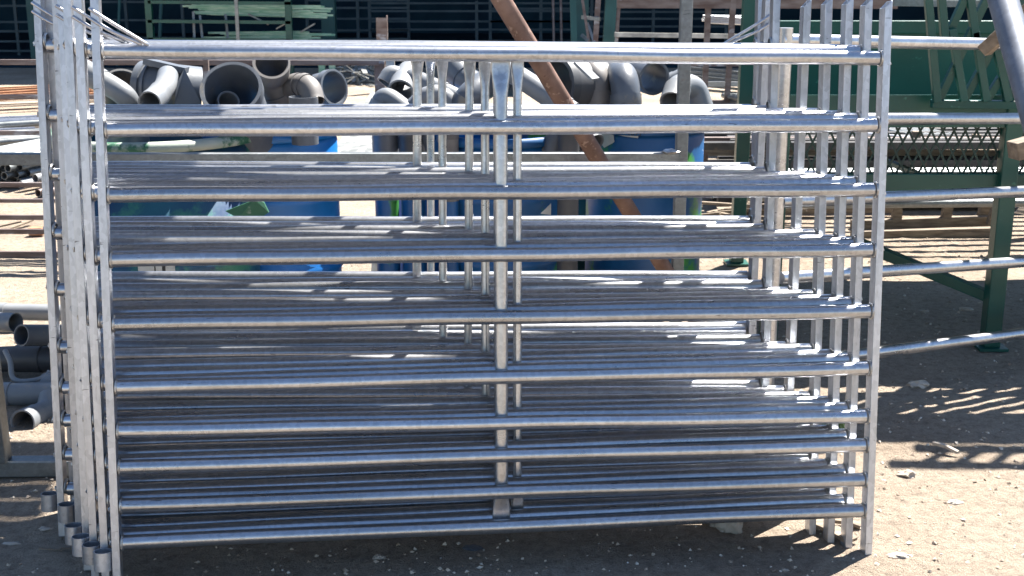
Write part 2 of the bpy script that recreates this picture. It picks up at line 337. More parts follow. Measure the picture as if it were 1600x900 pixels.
m.add(vs, [(i * 40 + j, (i + 1) * 40 + j, (i + 1) * 40 + (j + 1) % 40, i * 40 + (j + 1) % 40) for i in range(3) for j in range(40)], True)
BEAD, _ = free(m.build('weld_bead', 'weld'))
m = MB(); m.blob((0, 0, 0), (.0045, .008, .010), .5, 2, 4); SPOT, _ = free(m.build('weld_spot', 'weld'))
def bar_mesh(r, L, fl=1.4):
    m = MB(); zs = [0, .03, .045, .075, .10, .3, L / 2, L - .3, L - .10, L - .075, L - .045, L - .03, L]
    wx = [fl, fl, fl * .97, 1.15, 1, 1, 1, 1, 1, 1.15, fl * .97, fl, fl]; wy = [.25, .25, .35, .8, 1, 1, 1, 1, 1, .8, .35, .25, .25]
    m.tube([(0, 0, z) for z in zs], [r * q for q in wy], 20, r2=[r * q for q in wx]); return m
def orient(p):     # (x, y, yaw, roll, lean) -> matrix
    x, y, yaw, roll, lean = p
    return Matrix.Translation((x, y, 0)) @ Matrix.Rotation(yaw, 4, 'Z') @ Matrix.Rotation(-lean, 4, 'X') @ Matrix.Rotation(roll, 4, 'Y')
panels = [  # key, pose, pixel x of mid bar near y=150, its radius, left post top, right post top, flipped, label
 ('F', (-1.1293, 3.2747, .1265, .0172, .128), 784, .0195, 1.665, 1.655, 0, 'frontmost galvanised livestock panel with the thickest centre tube, leaning on the rest of the stack'),
 ('E', (-1.1747, 3.3196, .1297, .0128, .1105), 808, .0125, 1.80, 1.648, 0, 'second livestock panel from the front, thin centre tube just right of the thickest'),
 ('D', (-1.2216, 3.3711, .1238, .0126, .1114), 778, .0125, 1.66, 1.650, 0, 'third galvanised livestock panel from the front of the leaning stack'),
 ('C', (-1.2671, 3.4440, .1167, .0130, .1205), 757, .0125, 1.67, 1.650, 0, 'fourth galvanised livestock panel from the front of the leaning stack'),
 ('B', (-1.3390, 3.5950, .0915, .0189, .0988), 733, .0125, 1.66, 1.650, 0, 'fifth galvanised livestock panel from the front, last before the wide cluster of right posts'),
 ('A', (-1.4180, 3.6720, .0560, .0083, .1188), 690, .0125, 1.86, 1.86, 0, 'galvanised livestock panel whose left post stands out farthest left in the stack'),
 ('H', (-1.4254, 3.8073, .1063, .0227, .0651), 652, .0140, 1.66, 1.67, 1, 'reversed galvanised livestock panel with a wire hook at its right end, second from the rear'),
 ('I', (-1.4164, 3.8747, .0700, .0141, .1400), 672, .0125, 1.66, 1.86, 0, 'rearmost galvanised livestock panel of the leaning stack, its tall right post showing farthest left'),
]
for pi_, (key, pose, bpx, br, tl, tr, flip, label) in enumerate(panels):
    rnd = random.Random(key); Mx = orient(pose)
    t = thing('livestock_panel', label, 'metal panel', (0, 0, 0), 'galvanised livestock panels stacked upright'); t.matrix_world = Mx; del t['_o']
    def link(name, me, mat4, mods=()):
        o = bpy.data.objects.new(name, me); C.objects.link(o); o.parent = t; o.matrix_local = mat4
        for wd, sg in mods: bv = o.modifiers.new('bevel', 'BEVEL'); bv.width = wd; bv.segments = sg; bv.limit_method = 'ANGLE'
        return o
    for X, top in ((.02, tl), (W - .02, tr)):
        sgn = 1 if X < 1 else -1
        link('post', POST, Matrix.Translation((X, 0, .0)) @ Matrix.Diagonal((1, 1, top, 1)), post_mods)
    for k in range(10):
        dz = {'B': -.004, 'A': -.008, 'G': -.014, 'H': -.016, 'I': -.02}.get(key, 0) * (1.6 if k == 0 else 1); hl, hr = HL[k] + dz + (rnd.uniform(-.003, .003) if pi_ else 0), HR[k] + dz + (rnd.uniform(-.003, .003) if pi_ else 0)
        ang = math.atan2(hl - hr, W)
        o = link('rail', RAIL, Matrix.Translation((W / 2, 0, (hl + hr) / 2)) @ Matrix.Rotation(ang, 4, 'Y') @ Matrix.Rotation(rnd.random() * 6.28, 4, 'X'))
    for X, hs, s_ in ((.034, HL, 1), (W - .034, HR, -1)):
        for k in range(10):
            if pi_ > 5 and k > 3: continue
            link('weld_bead', BEAD, Matrix.Translation((X, 0, hs[k])) @ Matrix.Rotation(rnd.random() * 6.28, 4, 'X'))
            if s_ > 0 and pi_ < 6 and rnd.random() < .8: link('weld_spot', SPOT, Matrix.Translation((.0065, rnd.uniform(-.012, .002), hs[k] + rnd.uniform(-.01, .01))) @ Matrix.Rotation(rnd.random() * 6.28, 4, 'X'))
            if s_ < 0 and pi_ < 4 and rnd.random() < .6: link('weld_spot', SPOT, Matrix.Translation((W - .014, -.0155, hs[k] + rnd.uniform(-.02, .02))) @ Matrix.Rotation(1.57, 4, 'Z'))
    # centre tube, flattened at both ends, welded behind the rails
    lo, hi = 0.0, W
    for _ in range(30):
        mid = (lo + hi) / 2
        if proj(Mx @ Vector((mid, .02, 1.35)))[0] < bpx: lo = mid
        else: hi = mid
    L = 1.505 - .165
    o = bar_mesh(br, L, 1.35 if br > .015 else 1.5).build('centre_tube', 'galv', t); o.location = (lo, .030 if br > .015 else .026, .162)
    o.rotation_euler = (0, rnd.uniform(-.002, .002), 0)
    # wire hook by the top rail
    hk = MB(); X0, sg = (W - .01, -1) if flip else (.01, 1)
    for q, (dx, z0) in enumerate(((.135, 1.625), (.118, 1.612))):
        hk.tube(smooth_path([(X0 - sg * .004, -.024, z0 - q * .012), (X0 + sg * .05, -.027, z0 - .035 - q * .01), (X0 + sg * dx, -.014, 1.537), (X0 + sg * (dx + .008), .0, 1.528)], 5), .0048, 8)
    if key not in 'DBI': hk.build('wire_hook', 'galv_post', t)
    # short socket ring at the foot
    rg = MB(); rx = W + .017 if flip else -.017
    rg.tube([(rx, -.004, .082), (rx, -.004, .135)], .0265, 28, hollow=.10)
    if key != 'I': rg.build('socket_ring', 'galv_post', t)

# ------------------------------------------------------------------ galvanised post with long beam behind the stack
t = thing('beam_and_post', 'long square galvanised beam ending at a tall square post, just behind the stack', 'steel frame', (G(1058, 545).x, 5.4, 0))
a, c = P(-260, 249, 4.35), P(1057, 246, 5.36)
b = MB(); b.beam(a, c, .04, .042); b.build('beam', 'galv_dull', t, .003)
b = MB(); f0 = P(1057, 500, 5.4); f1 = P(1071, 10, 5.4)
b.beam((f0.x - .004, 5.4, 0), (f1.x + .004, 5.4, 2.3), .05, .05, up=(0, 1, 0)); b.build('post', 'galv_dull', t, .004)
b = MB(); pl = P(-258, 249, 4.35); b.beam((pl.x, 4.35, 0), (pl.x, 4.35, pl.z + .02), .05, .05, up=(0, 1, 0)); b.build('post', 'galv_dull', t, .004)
b = MB(); e = P(1046, 238, 5.33); b.blob(e + Vector((0, 0, .004)), (.035, .02, .012), .3, 2, 3); b.build('weld', 'weld', t)

# ------------------------------------------------------------------ galvanised gate on the right, running back to the right
t = thing('pipe_gate', 'five-rail galvanised pipe gate running back to the right of the stack', 'gate', (P(1240, 535, 4.66).x, 4.66, 0))
def Kp(px, py):
    # vertical plane through the gate line
    A0 = P(1390, 300, 4.9); B0 = P(1600, 300, 5.24); d = (B0 - A0); nrm = Vector((-d.y, d.x, 0)).normalized()
    r = ray(px, py); o = Vector((0, 0, CAM_H)); s_ = (A0 - o).dot(nrm) / r.dot(nrm); return o + r * s_
for (x0, y0, x1, y1) in ((1390, 66, 1600, 70), (1390, 186, 1600, 185), (1390, 308, 1600, 299), (1390, 423, 1600, 409), (1390, 548, 1600, 521)):
    a, c = Kp(x0, y0), Kp(x1, y1); d = (c - a); b = MB(); b.tube([a - d * .72, a, c, c + d * 1.9], .0235, 20, cap=True); b.build('rail', 'galv', t)
for k in (-.74, 2.9):
    a, c = Kp(1390, 300), Kp(1600, 300); d = c - a; q = a + d * k; b = MB(); b.tube([(q.x, q.y, 0), (q.x, q.y, 1.5)], .026, 16); b.build('post', 'galv', t)

# ------------------------------------------------------------------ green hay feeder on the right
t = thing('hay_feeder', 'big dark green steel hay feeder with slanted bars and a diamond mesh basket', 'feeder', (2.2, 5.7, 0))
YF, YB = 5.62, 7.3
X0, X1 = 1.36, 3.9
def zat(py, Y): return P(1500, py, Y).z
b = MB(); b.box(((X0 + X1) / 2 + .05, YB, (zat(48, YB) + zat(190, YB)) / 2), (X1 - X0, .01, zat(48, YB) - zat(190, YB))); b.build('back_sheet', 'green', t)
b = MB(); z1 = zat(32, YB); b.box(((X0 + X1) / 2 + .05, YB - .01, z1 - .035), (X1 - X0, .06, .07)); b.build('top_beam', 'green', t, .004)
zt = zat(150, YF); zb = zat(190, YF)
b = MB(); b.box(((X0 + X1) / 2 - .12, YF, (zt + zb) / 2 - .01), (X1 - X0 + .16, .008, zt - zb + .03))
b.add([(2.35, YF + .004, zb - .005), (X1, YF + .004, zb - .005), (X1, YF + .004, zb - .11), (2.95, YF + .004, zb - .09)], [(0, 1, 2, 3)]); b.build('front_sheet', 'green', t)
b = MB()
b.add([(X0 - .22, YF + .005, zt), (X1, YF + .005, zt), (X1, YB - .01, zat(188, YB)), (X0 + .2, YB - .01, zat(188, YB))], [(0, 1, 2, 3)])
b.add([(X0 - .22, YF + .005, zt - .006), (X1, YF + .005, zt - .006), (X1, YB - .01, zat(188, YB) - .006), (X0 + .2, YB - .01, zat(188, YB) - .006)], [(3, 2, 1, 0)]); b.build('trough_floor', 'green', t)
b = MB(); zl = zat(288, YF); b.box(((X0 + X1) / 2, YF + .05, zl), (X1 - X0, .05, .085)); b.build('lower_beam', 'green', t, .004)
# diamond mesh
b = MB(); za, zc = zl + .03, zb - .015; hgt = zc - za; step = .05
x = X0 - .15
while x < X1 - .05:
    for s_ in (-1, 1):
        q0 = Vector((x, YF + .045 + .003 * s_, za)); q1 = Vector((x + s_ * hgt * .5, YF + .045 + .003 * s_, zc)); b.beam(q0, q1, .009, .005, up=(0, 1, 0))
    x += step
b.build('diamond_mesh', 'green_dark', t)
# legs, braces
for px, Y, top in ((1573, YF + .02, 2.5), (2030, YF + .02, 2.5), (1215, YF + .02, 1.05), (1158, YB, 1.62)):
    g0 = P(px, 300, Y); b = MB(); b.beam((g0.x - .01, Y, 0.012), (g0.x, Y, top), .075, .075, up=(0, 1, 0)); o = b.build('leg', 'green', t, .005)
    b = MB(); b.box((g0.x - .01, Y, .006), (.13, .13, .012)); b.build('foot_plate', 'green', o)
    o['_o'] = (0, 0, 0)
for o in [c for c in t.children if c.name.startswith('leg')]:
    for f in o.children: f.location = -t.location * 0 - Vector(t['_o'])
b = MB(); b.beam(P(1330, 375, YF + .45), P(1552, 466, YF + .06), .05, .05); b.build('brace', 'green', t, .004)
b = MB(); b.beam(P(1380, 250, YB - .05), P(1500, 300, YF + .1), .03, .03); b.build('brace', 'green', t, .004)
# slanted feeding bars
YV = 5.50
for (x0, y0, x1, y1) in ((1447, -40, 1464, 160), (1468, -40, 1476, 60), (1487, 45, 1506, 158), (1511, -40, 1524, 60), (1524, 50, 1541, 158), (1556, 70, 1575, 158),
                         (1545, -10, 1466, 158), (1520, -30, 1478, 62), (1592, 0, 1505, 158), (1590, 80, 1540, 158), (1640, 20, 1572, 158), (1600, 60, 1615, 158), (1668, 30, 1610, 158)):
    a, c = P(x0, y0, YV), P(x1, y1, YV + .03 * (x0 > x1)); b = MB(); b.beam(c, a, .032, .03, up=(0, 1, 0)); b.build('feeding_bar', 'green', t, .002)
b = MB(); b.beam(P(1455, 162, YV + .02), P(1760, 166, YV + .02), .04, .035); b.build('bar_sill', 'green', t, .003)
b = MB(); b.box((2.95, 5.58, 2.08), (1.9, .03, .62)); b.build('top_shade_sheet', 'green', t)  # unseen sheet added above the view to cast the broad shadow band
for z_ in (2.52, 2.86):
    b = MB(); b.box((3.22, 5.58, z_), (1.36, .05, .05)); b.build('top_rail', 'green', t)  # unseen rails and rungs added on top to cast the ladder-shaped shadow
for k in range(11):
    b = MB(); b.box((2.66 + k * .12, 5.58, 2.69), (.028, .028, .29)); b.build('shade_rung', 'green', t)
b = MB(); b.beam(P(1395, 4, 5.9), P(1780, 10, 5.9), .03, .03); b.build('cross_tube', 'galv_dull', t)

# ------------------------------------------------------------------ foreground tube, stick at the top right
b = MB(); a, c = P(1550, -60, 3.0), P(1622, 190, 2.62)
d = c - a; b.tube([a - d * .3, a, c, c + d * 2.2], .032, 24, hollow=.1)
recentre(tag(b.build('leaning_tube', 'galv_soft'), 'thick galvanised tube slanting through the top right corner close to the camera', 'tube'))
b = MB(); a, c = P(1537, 80, 3.1), P(1660, -32, 3.0); b.beam(a, c, .042, .03)
recentre(tag(b.build('timber_stick', 'wood', bevel=.003), 'short brown timber end poking out behind the slanting tube', 'stick'))
b = MB(); a = P(1582, 236, 3.2); b.beam(a, a + Vector((.5, .1, .12)), .05, .045)
recentre(tag(b.build('cut_timber', 'wood', bevel=.003), 'pale grey cut timber end at the right edge below the mesh basket corner', 'timber'))

# ------------------------------------------------------------------ leaning rusty pole
a, c = P(1112, 552, 5.62), P(735, -80, 4.55); a = Vector((a.x, a.y, .01)); b = MB()
b.tube([a.lerp(c, k / 12) for k in range(13)] + [a.lerp(c, 1.3)], .034, 20, hollow=.1)
recentre(tag(b.build('rusty_pole', 'rust'), 'long rusty brown pipe leaning diagonally across the grey fittings', 'pole'))

# ------------------------------------------------------------------ tub and drums
t = thing('round_tub', 'large round blue and green stained tub with a thick pale rim, full of grey fittings', 'tub', (P(243, 225, 5.55).x, 5.55, 0))
cx, cy = t.location.x, t.location.y; zr = 1.03; Rt = .45
b = MB(); b.lathe([(Rt * .92, 0), (Rt * .93, .02), (Rt * .95, .45), (Rt * .975, .46), (Rt * .975, .5), (Rt * .95, .51), (Rt * .96, zr - .05), (Rt * .93, zr - .05), (Rt * .86, .3), (Rt * .8, .03), (0.001, .03)], (cx, cy, 0), 160); b.build('body', 'tub', t)
b = MB(); b.lathe([(Rt * .96, zr - .052), (Rt + .010, zr - .050), (Rt + .016, zr - .03), (Rt + .010, zr - .012), (Rt * .97, zr - .006), (Rt * .92, zr - .012), (Rt * .92, zr - .05)], (cx, cy, 0), 160); b.build('rim', 'rim', t)
b = MB(); a0 = math.radians(-66)
def on_tub(ang, z, r_=Rt * .975 + .004): return Vector((cx + r_ * math.cos(ang), cy + r_ * math.sin(ang), z))
zlab = P(320, 429, 5.05).z
for k in range(6):
    a1, a2 = R(-88 + k * 3.2), R(-88 + (k + 1) * 3.2); b.add([on_tub(a1, zlab - .02), on_tub(a2, zlab - .02), on_tub(a2, zlab + .03), on_tub(a1, zlab + .03)], [(0, 1, 2, 3)])
b.build('paper_label', 'paper', t)
b = MB(); a1 = R(-79.5); b.add([on_tub(a1, zlab - .02, Rt * .975 + .006), on_tub(a1 + .012, zlab - .02, Rt * .975 + .006), on_tub(a1 + .012, zlab + .03, Rt * .975 + .006), on_tub(a1, zlab + .03, Rt * .975 + .006)], [(0, 1, 2, 3)]); a1 = R(-75.5)
b.add([on_tub(a1, zlab - .02, Rt * .975 + .006), on_tub(a1 + .03, zlab - .02, Rt * .975 + .006), on_tub(a1 + .03, zlab + .03, Rt * .975 + .006), on_tub(a1, zlab + .03, Rt * .975 + .006)], [(0, 1, 2, 3)]); b.build('label_bars', 'ink', t)
# ragged pale scrap of plastic hanging on the tub
b = MB(); pts = [P(352, 330, 5.08), P(398, 312, 5.1), P(412, 316, 5.12), P(420, 332, 5.12), P(405, 342, 5.1), P(372, 341, 5.08)]
b.add([q for q in pts] + [q + Vector((0, .012, 0)) for q in pts], [tuple(range(6)), tuple(range(11, 5, -1))] + [(i, i + 6, (i + 1) % 6 + 6, (i + 1) % 6) for i in range(6)])
recentre(tag(b.build('plastic_scrap', 'rim'), 'torn pale green plastic scrap on the side of the big tub', 'scrap'))
def drum(px, Y, r_, h, label, mat, extra=None):
    p = P(px, 300, Y); t = thing('plastic_drum', label, 'drum', (p.x, Y, 0), 'plastic drums behind the stack'); b = MB()
    prof = [(.001, .01), (r_ * .92, .01), (r_ * .97, .04), (r_, .10), (r_, h * .33), (r_ * 1.03, h * .34), (r_ * 1.03, h * .37), (r_, h * .38), (r_, h * .66), (r_ * 1.03, h * .67), (r_ * 1.03, h * .70), (r_, h * .71), (r_, h * .93), (r_ * .97, h * .96), (r_ * .95, h * .96), (r_ * .95, .06), (.001, .05)]
    b.lathe(prof, (p.x, Y, 0), 64); b.build('body', mat, t)
    b = MB(); b.lathe([(r_ * .94, h * .955), (r_ * 1.04, h * .955), (r_ * 1.045, h * .975), (r_ * 1.03, h), (r_ * .93, h), (r_ * .92, h * .98), (r_ * .94, h * .955)], (p.x, Y, 0), 64); b.build('rim', mat, t)
    return t, p
drum(428, 5.86, .30, 1.0, 'bright blue plastic drum beside the big stained tub', 'drum_blue')
drum(692, 6.55, .295, .93, 'dark blue plastic drum left of the centre pair, behind the upright tubes', 'drum_blue')
drum(782, 6.15, .295, .93, 'dark blue plastic drum with green smears, right of the centre pair', 'drum_smear')
drum(938, 7.0, .295, .93, 'dark green plastic drum standing behind the rusty pole', 'drum_green')
d4, p4 = drum(1006, 6.45, .295, .95, 'blue plastic drum with a white number label and green paint, near the square post', 'drum_smear')
def on_d4(px, py, r_=.3035):
    o = Vector((0, 0, CAM_H)); r = ray(px, py); ax, ay = o.x - p4.x, o.y - 6.45
    A_ = r.x ** 2 + r.y ** 2; B_ = 2 * (ax * r.x + ay * r.y); C_ = ax * ax + ay * ay - r_ * r_; s_ = (-B_ - math.sqrt(max(0, B_ * B_ - 4 * A_ * C_))) / (2 * A_); return o + r * s_
b = MB(); cs = [(963, 200), (981, 200), (999, 200)], [(965, 211), (981, 214), (997, 216)]
b.add([on_d4(*q) for q in cs[0]] + [on_d4(*q) for q in cs[1]], [(0, 3, 4, 1), (1, 4, 5, 2)]); lab = b.build('number_label', 'paper', d4)
cu = bpy.data.curves.new('lettering', 'FONT'); cu.body = 'NN 1893'; cu.size = .036; cu.extrude = .0004; cu.align_x = 'CENTER'; cu.align_y = 'CENTER'
tx = bpy.data.objects.new('lettering', cu); C.objects.link(tx)
dg = bpy.context.evaluated_depsgraph_get(); me = bpy.data.meshes.new_from_object(tx.evaluated_get(dg)); bpy.data.objects.remove(tx)
me.materials.clear(); me.materials.append(M['ink']); tx = bpy.data.objects.new('lettering', me); C.objects.link(tx)
tx.parent = lab; ctr = on_d4(981, 207.5, .312); tx.location = ctr - Vector(d4['_o'])
ex = (on_d4(997, 209) - on_d4(965, 206)).normalized(); ez = (on_d4(981, 201) - on_d4(981, 213)).normalized(); ey = ez.cross(ex).normalized()
tx.rotation_euler = Matrix((ex, ez, ex.cross(ez))).transposed().to_euler()
b = MB(); q = [on_d4(938, 208), on_d4(958, 206), on_d4(960, 222), on_d4(944, 231), on_d4(936, 220)]; b.add(q, [(0, 1, 2, 3, 4)]); b.build('torn_label', 'paper', d4)
# grey bucket-like wide pipe sections standing between the drums
# ------------------------------------------------------------------ PVC fittings
def fitting(kind, label, cat, pts, rpx, mat='pvc', sockets=((0, .16), (.84, 1)), hollow=.09, group='grey plastic pipe fittings heaped in the tub and drums', branch=None, seg=36):
    q = [P(*p_) if not isinstance(p_, Vector) else p_ for p_ in pts]; r_ = rpx * mpp(q[-1]); path = smooth_path(q, 9)
    mid = path[len(path) // 2]; t = thing(kind, label, cat, (mid.x, mid.y, min(v.z for v in path) - r_), group)
    b = MB(); b.tube(path, r_, seg, hollow=hollow); b.build('body', mat, t)
    n = len(path) - 1
    for (s0, s1) in sockets:
        i0, i1 = int(round(s0 * n)), max(int(round(s1 * n)), int(round(s0 * n)) + 1); sub = path[i0:i1 + 1]
        if i0 == 0: sub = [sub[0] - (path[1] - path[0]).normalized() * .003] + sub
        if i1 >= n: sub = sub + [sub[-1] + (path[-1] - path[-2]).normalized() * .003]
        b = MB(); b.tube(sub, r_ * 1.085, seg, hollow=.11); b.build('socket', mat, t)
    if branch:
        for (bp, br_) in branch:
            bq = [P(*p_) if not isinstance(p_, Vector) else p_ for p_ in bp]; rr = br_ * mpp(bq[-1]); b = MB(); b.tube(smooth_path(bq, 6), rr, seg, hollow=.1); o = b.build('branch', mat, t)
            b = MB(); d = (bq[-1] - bq[-2]).normalized(); b.tube([bq[-1] - d * rr * .9, bq[-1] + d * .003], rr * 1.09, seg, hollow=.12); b.build('socket', mat, t)
    return t
V = Vector
e = P(192, 134, 5.75)
fitting('pipe_coupling', 'wide grey pipe mouth opening towards the viewer at the far left of the tub', 'pipe fitting', [e + V((-.10, .22, -.20)), e + V((-.05, .11, -.10)), e], 29, 'pvc_dark', sockets=((.8, 1),))
fitting('pipe_elbow', 'pale pipe elbow lying against the wide mouth at the left end of the tub', 'pipe fitting', [(120, 105, 5.4), (165, 130, 5.36), (195, 150, 5.34), (206, 172, 5.4)], 17, 'pvc_light', sockets=((0, .3),))
e = P(196, 186, 5.3)
fitting('pipe_coupling', 'upright grey pipe collar with thin rim, low at the left end of the tub', 'pipe fitting', [e + V((0, .02, -.2)), e + V((0, .01, -.1)), e], 33, 'pvc', sockets=((.7, 1),))
fitting('saddle_tee', 'large grey saddle fitting lying left of the widest round opening', 'pipe fitting', [(226, 140, 5.60), (262, 141, 5.58), (312, 146, 5.62)], 41, 'pvc', sockets=((0, .15), (.22, .3)))
b = MB(); b.beam(P(227, 95, 5.52), P(292, 110, 5.50), .055, .025); o = b.build('flange_strip', 'pvc'); recentre(tag(o, 'straight grey plastic strip lying along the top of the large saddle fitting', 'strip'))
b = MB(); p0 = P(310, 160, 5.42)
b.add([P(288, 107, 5.46), P(316, 165, 5.42), P(272, 168, 5.40), P(276, 130, 5.42)] + [P(288, 107, 5.5), P(316, 165, 5.46), P(272, 168, 5.44), P(276, 130, 5.46)], [(0, 3, 2, 1), (4, 5, 6, 7), (0, 1, 5, 4), (1, 2, 6, 5), (2, 3, 7, 6), (3, 0, 4, 7)])
recentre(tag(b.build('gusset_plate', 'pvc'), 'grey triangular plastic plate leaning on the large saddle fitting', 'plastic plate'))
fitting('pipe_bend', 'pale grey bend with a dark mouth facing down left before the saddle fitting', 'pipe fitting', [(262, 118, 5.42), (258, 134, 5.30), (246, 150, 5.22), (234, 160, 5.14)], 17, 'pvc_light', sockets=((.5, 1),))
e = P(361, 138, 5.30)
fitting('wide_pipe', 'widest round pipe opening with a bright rim in the middle of the tub', 'pipe fitting', [e + V((0, .30, -.24)), e + V((0, .15, -.12)), e], 45, 'pvc', sockets=((.9, 1),), seg=56, hollow=.05)
e = P(357, 158, 5.40)
fitting('pipe_coupling', 'small pale pipe end lying inside the widest round opening', 'pipe fitting', [P(345, 190, 5.5), P(352, 172, 5.46), e], 16, 'pvc_light', sockets=((.7, 1),))
fitting('pipe_elbow', 'grey ribbed elbow rising above the heap with its mouth turned up at the top rail', 'pipe fitting', [(448, 182, 5.75), (440, 150, 5.72), (425, 122, 5.68), (424, 98, 5.58)], 27, 'pvc_brown', sockets=((0, .2), (.3, .42), (.82, 1)))
fitting('pipe_elbow', 'beige dusty elbow bending down between the ribbed elbow and the cup-shaped mouth', 'pipe fitting', [(440, 150, 5.72), (462, 134, 5.66), (482, 137, 5.60), (490, 160, 5.56)], 18, 'pvc_brown', sockets=((.3, .45), (.5, .6)))
e = P(474, 152, 5.5)
fitting('pipe_coupling', 'short upright grey collar standing right of the ribbed elbow', 'pipe fitting', [e + V((.0, .0, -.2)), e + V((0, 0, -.1)), e], 21, 'pvc', sockets=((.8, 1),))
e = P(522, 137, 5.78)
fitting('pipe_coupling', 'cup-shaped grey pipe mouth facing right at the edge of the blue drum', 'pipe fitting', [e + V((-.13, .10, -.04)), e + V((-.06, .045, -.015)), e], 27, 'pvc', sockets=((.75, 1),))
e = P(626, 143, 6.2)
fitting('pipe_tee', 'beige pipe tee with a dark round mouth facing the viewer, left of the upright tubes', 'pipe fitting', [P(640, 112, 6.42), P(632, 126, 6.32), e], 19, 'pvc_light', sockets=((.6, 1),), branch=[([P(636, 124, 6.36), P(612, 116, 6.36), P(603, 130, 6.34)], 14)])
fitting('pipe_length', 'pale pipe length slanting down right, below the beige tee', 'pipe fitting', [(590, 170, 6.15), (604, 152, 6.15), (640, 176, 6.1)], 15, 'pvc_light', sockets=((.0, .2),))
e = P(648, 176, 6.0)
fitting('pipe_coupling', 'thin-rimmed grey collar mostly hidden by the second rail, left of the upright tubes', 'pipe fitting', [e + V((0, .03, -.2)), e + V((0, .01, -.1)), e], 20, 'pvc', sockets=((.7, 1),))
fitting('pipe_length', 'pale pipe running down right behind the three leftmost upright tubes', 'pipe fitting', [(640, 120, 6.3), (690, 142, 6.2), (745, 168, 6.1)], 15, 'pvc_light', sockets=((.45, .55),))
fitting('pipe_elbow', 'big grey elbow arching between the third and fourth upright tubes', 'pipe fitting', [(690, 82, 6.5), (712, 108, 6.42), (732, 126, 6.36), (762, 140, 6.3)], 20, 'pvc', sockets=((.35, .55),))
fitting('pipe_elbow', 'broad bluish grey elbow lying low between the upright tubes', 'pipe fitting', [(722, 176, 6.0), (736, 150, 6.0), (768, 128, 6.1), (800, 128, 6.2)], 22, 'pvc', sockets=((0, .25), (.8, 1)))
fitting('pipe_length', 'long pale grey pipe slanting down right beside the thickest centre tube', 'pipe fitting', [(770, 96, 6.1), (820, 126, 5.95), (895, 176, 5.8)], 17, 'pvc_light', sockets=((.84, .92),))
fitting('pipe_elbow', 'small pale elbow half hidden behind the second and third upright tubes', 'pipe fitting', [(646, 168, 6.0), (668, 150, 6.0), (694, 152, 6.0), (706, 172, 6.0)], 15, 'pvc_light', sockets=((.4, .6),))
e = P(868, 134, 6.15)
fitting('wide_pipe', 'wide dark grey pipe bell behind the rusty pole', 'pipe fitting', [e + V((.20, .16, -.02)), e + V((.10, .08, -.01)), e], 42, 'pvc_dark', sockets=((.0, .2), (.85, 1)), seg=48)
b = MB(); b.beam(P(902, 97, 6.0), P(930, 124, 5.95), .07, .012); recentre(tag(b.build('cut_ring_strip', 'pvc_light'), 'pale cut plastic strip standing at the edge of the dark bell', 'strip'))
fitting('pipe_elbow', 'beige elbow bending down just right of the dark bell', 'pipe fitting', [(900, 112, 6.3), (922, 112, 6.25), (934, 130, 6.2), (930, 185, 6.2)], 20, 'pvc_brown', sockets=((.75, 1),))
e = P(978, 148, 6.1)
fitting('pipe_elbow', 'smooth blue-grey elbow with a domed top standing upright on its socket', 'pipe fitting', [P(978, 185, 6.1), e, P(974, 122, 6.16), P(964, 112, 6.32)], 22, 'pvc', sockets=((0, .34),))
e = P(1022, 122, 6.25)
fitting('wide_pipe', 'round grey pipe end with a pale glint inside, right of the domed elbow', 'pipe fitting', [e + V((-.10, .22, .02)), e + V((-.05, .11, .01)), e], 25, 'pvc', sockets=((.75, 1),))
fitting('pipe_length', 'short pale pipe running right towards the square post', 'pipe fitting', [(1030, 135, 6.5), (1050, 126, 6.5), (1078, 112, 6.5)], 12, 'pvc_light', sockets=((.4, .6),))
e = P(1052, 160, 6.15)
fitting('pipe_elbow', 'pale elbow with a dark mouth low beside the square post', 'pipe fitting', [P(1096, 170, 6.3), P(1084, 140, 6.3), P(1062, 136, 6.24), e], 20, 'pvc_light', sockets=((.75, 1),))
fitting('pipe_elbow', 'grey elbow hanging down in front of the drums with its dark mouth facing right', 'pipe fitting', [(862, 240, 5.95), (876, 210, 5.95), (905, 205, 5.95), (926, 226, 5.88)], 19, 'pvc', sockets=((.8, 1),))
# wide pipe sections standing between the drums
for x0, x1, y0, Y, mat, lb in ((580, 622, 168, 6.05, 'pvc', 'wide grey pipe section standing left of the centre drum pair'), (622, 664, 172, 6.0, 'pvc_dark', 'dark wide pipe section standing beside the centre drum pair'), (690, 716, 176, 5.9, 'pvc_brown', 'dusty narrow pipe section standing between the third and fourth upright tubes'), (872, 906, 170, 5.82, 'pvc_dark', 'tall dark grey pipe standing between the centre drums and the numbered drum')):
    top = P((x0 + x1) / 2, y0, Y); r_ = (x1 - x0) / 2 * mpp(top); t = thing('standing_pipe', lb, 'pipe', (top.x, Y, 0), 'grey pipe sections standing on the ground'); b = MB()
    zb_ = .0 if x0 == 872 else top.z - .42
    b.tube([(top.x, Y, zb_ + .01), (top.x, Y, (top.z + zb_) / 2), top], r_, 36, hollow=.08); b.build('body', mat, t)
    b = MB(); b.tube([(top.x, Y, top.z - .12), (top.x, Y, top.z + .003)], r_ * 1.07, 36, hollow=.13); b.build('socket', mat, t)
    if zb_: 
        b = MB(); b.tube([(top.x, Y, 0), (top.x, Y, zb_ + .02)], r_ * .9, 24); b.build('base', 'drum_smear', t)
b = MB(); q = [P(845, 334, 5.84), P(861, 318, 5.84), P(861, 336, 5.84)]; b.add(q + [v + V((0, .01, 0)) for v in q], [(0, 2, 1), (3, 4, 5), (0, 1, 4, 3), (1, 2, 5, 4), (2, 0, 3, 5)])
recentre(tag(b.build('torn_sticker', 'paper'), 'small pale torn triangle stuck on the smeared drum', 'sticker'))
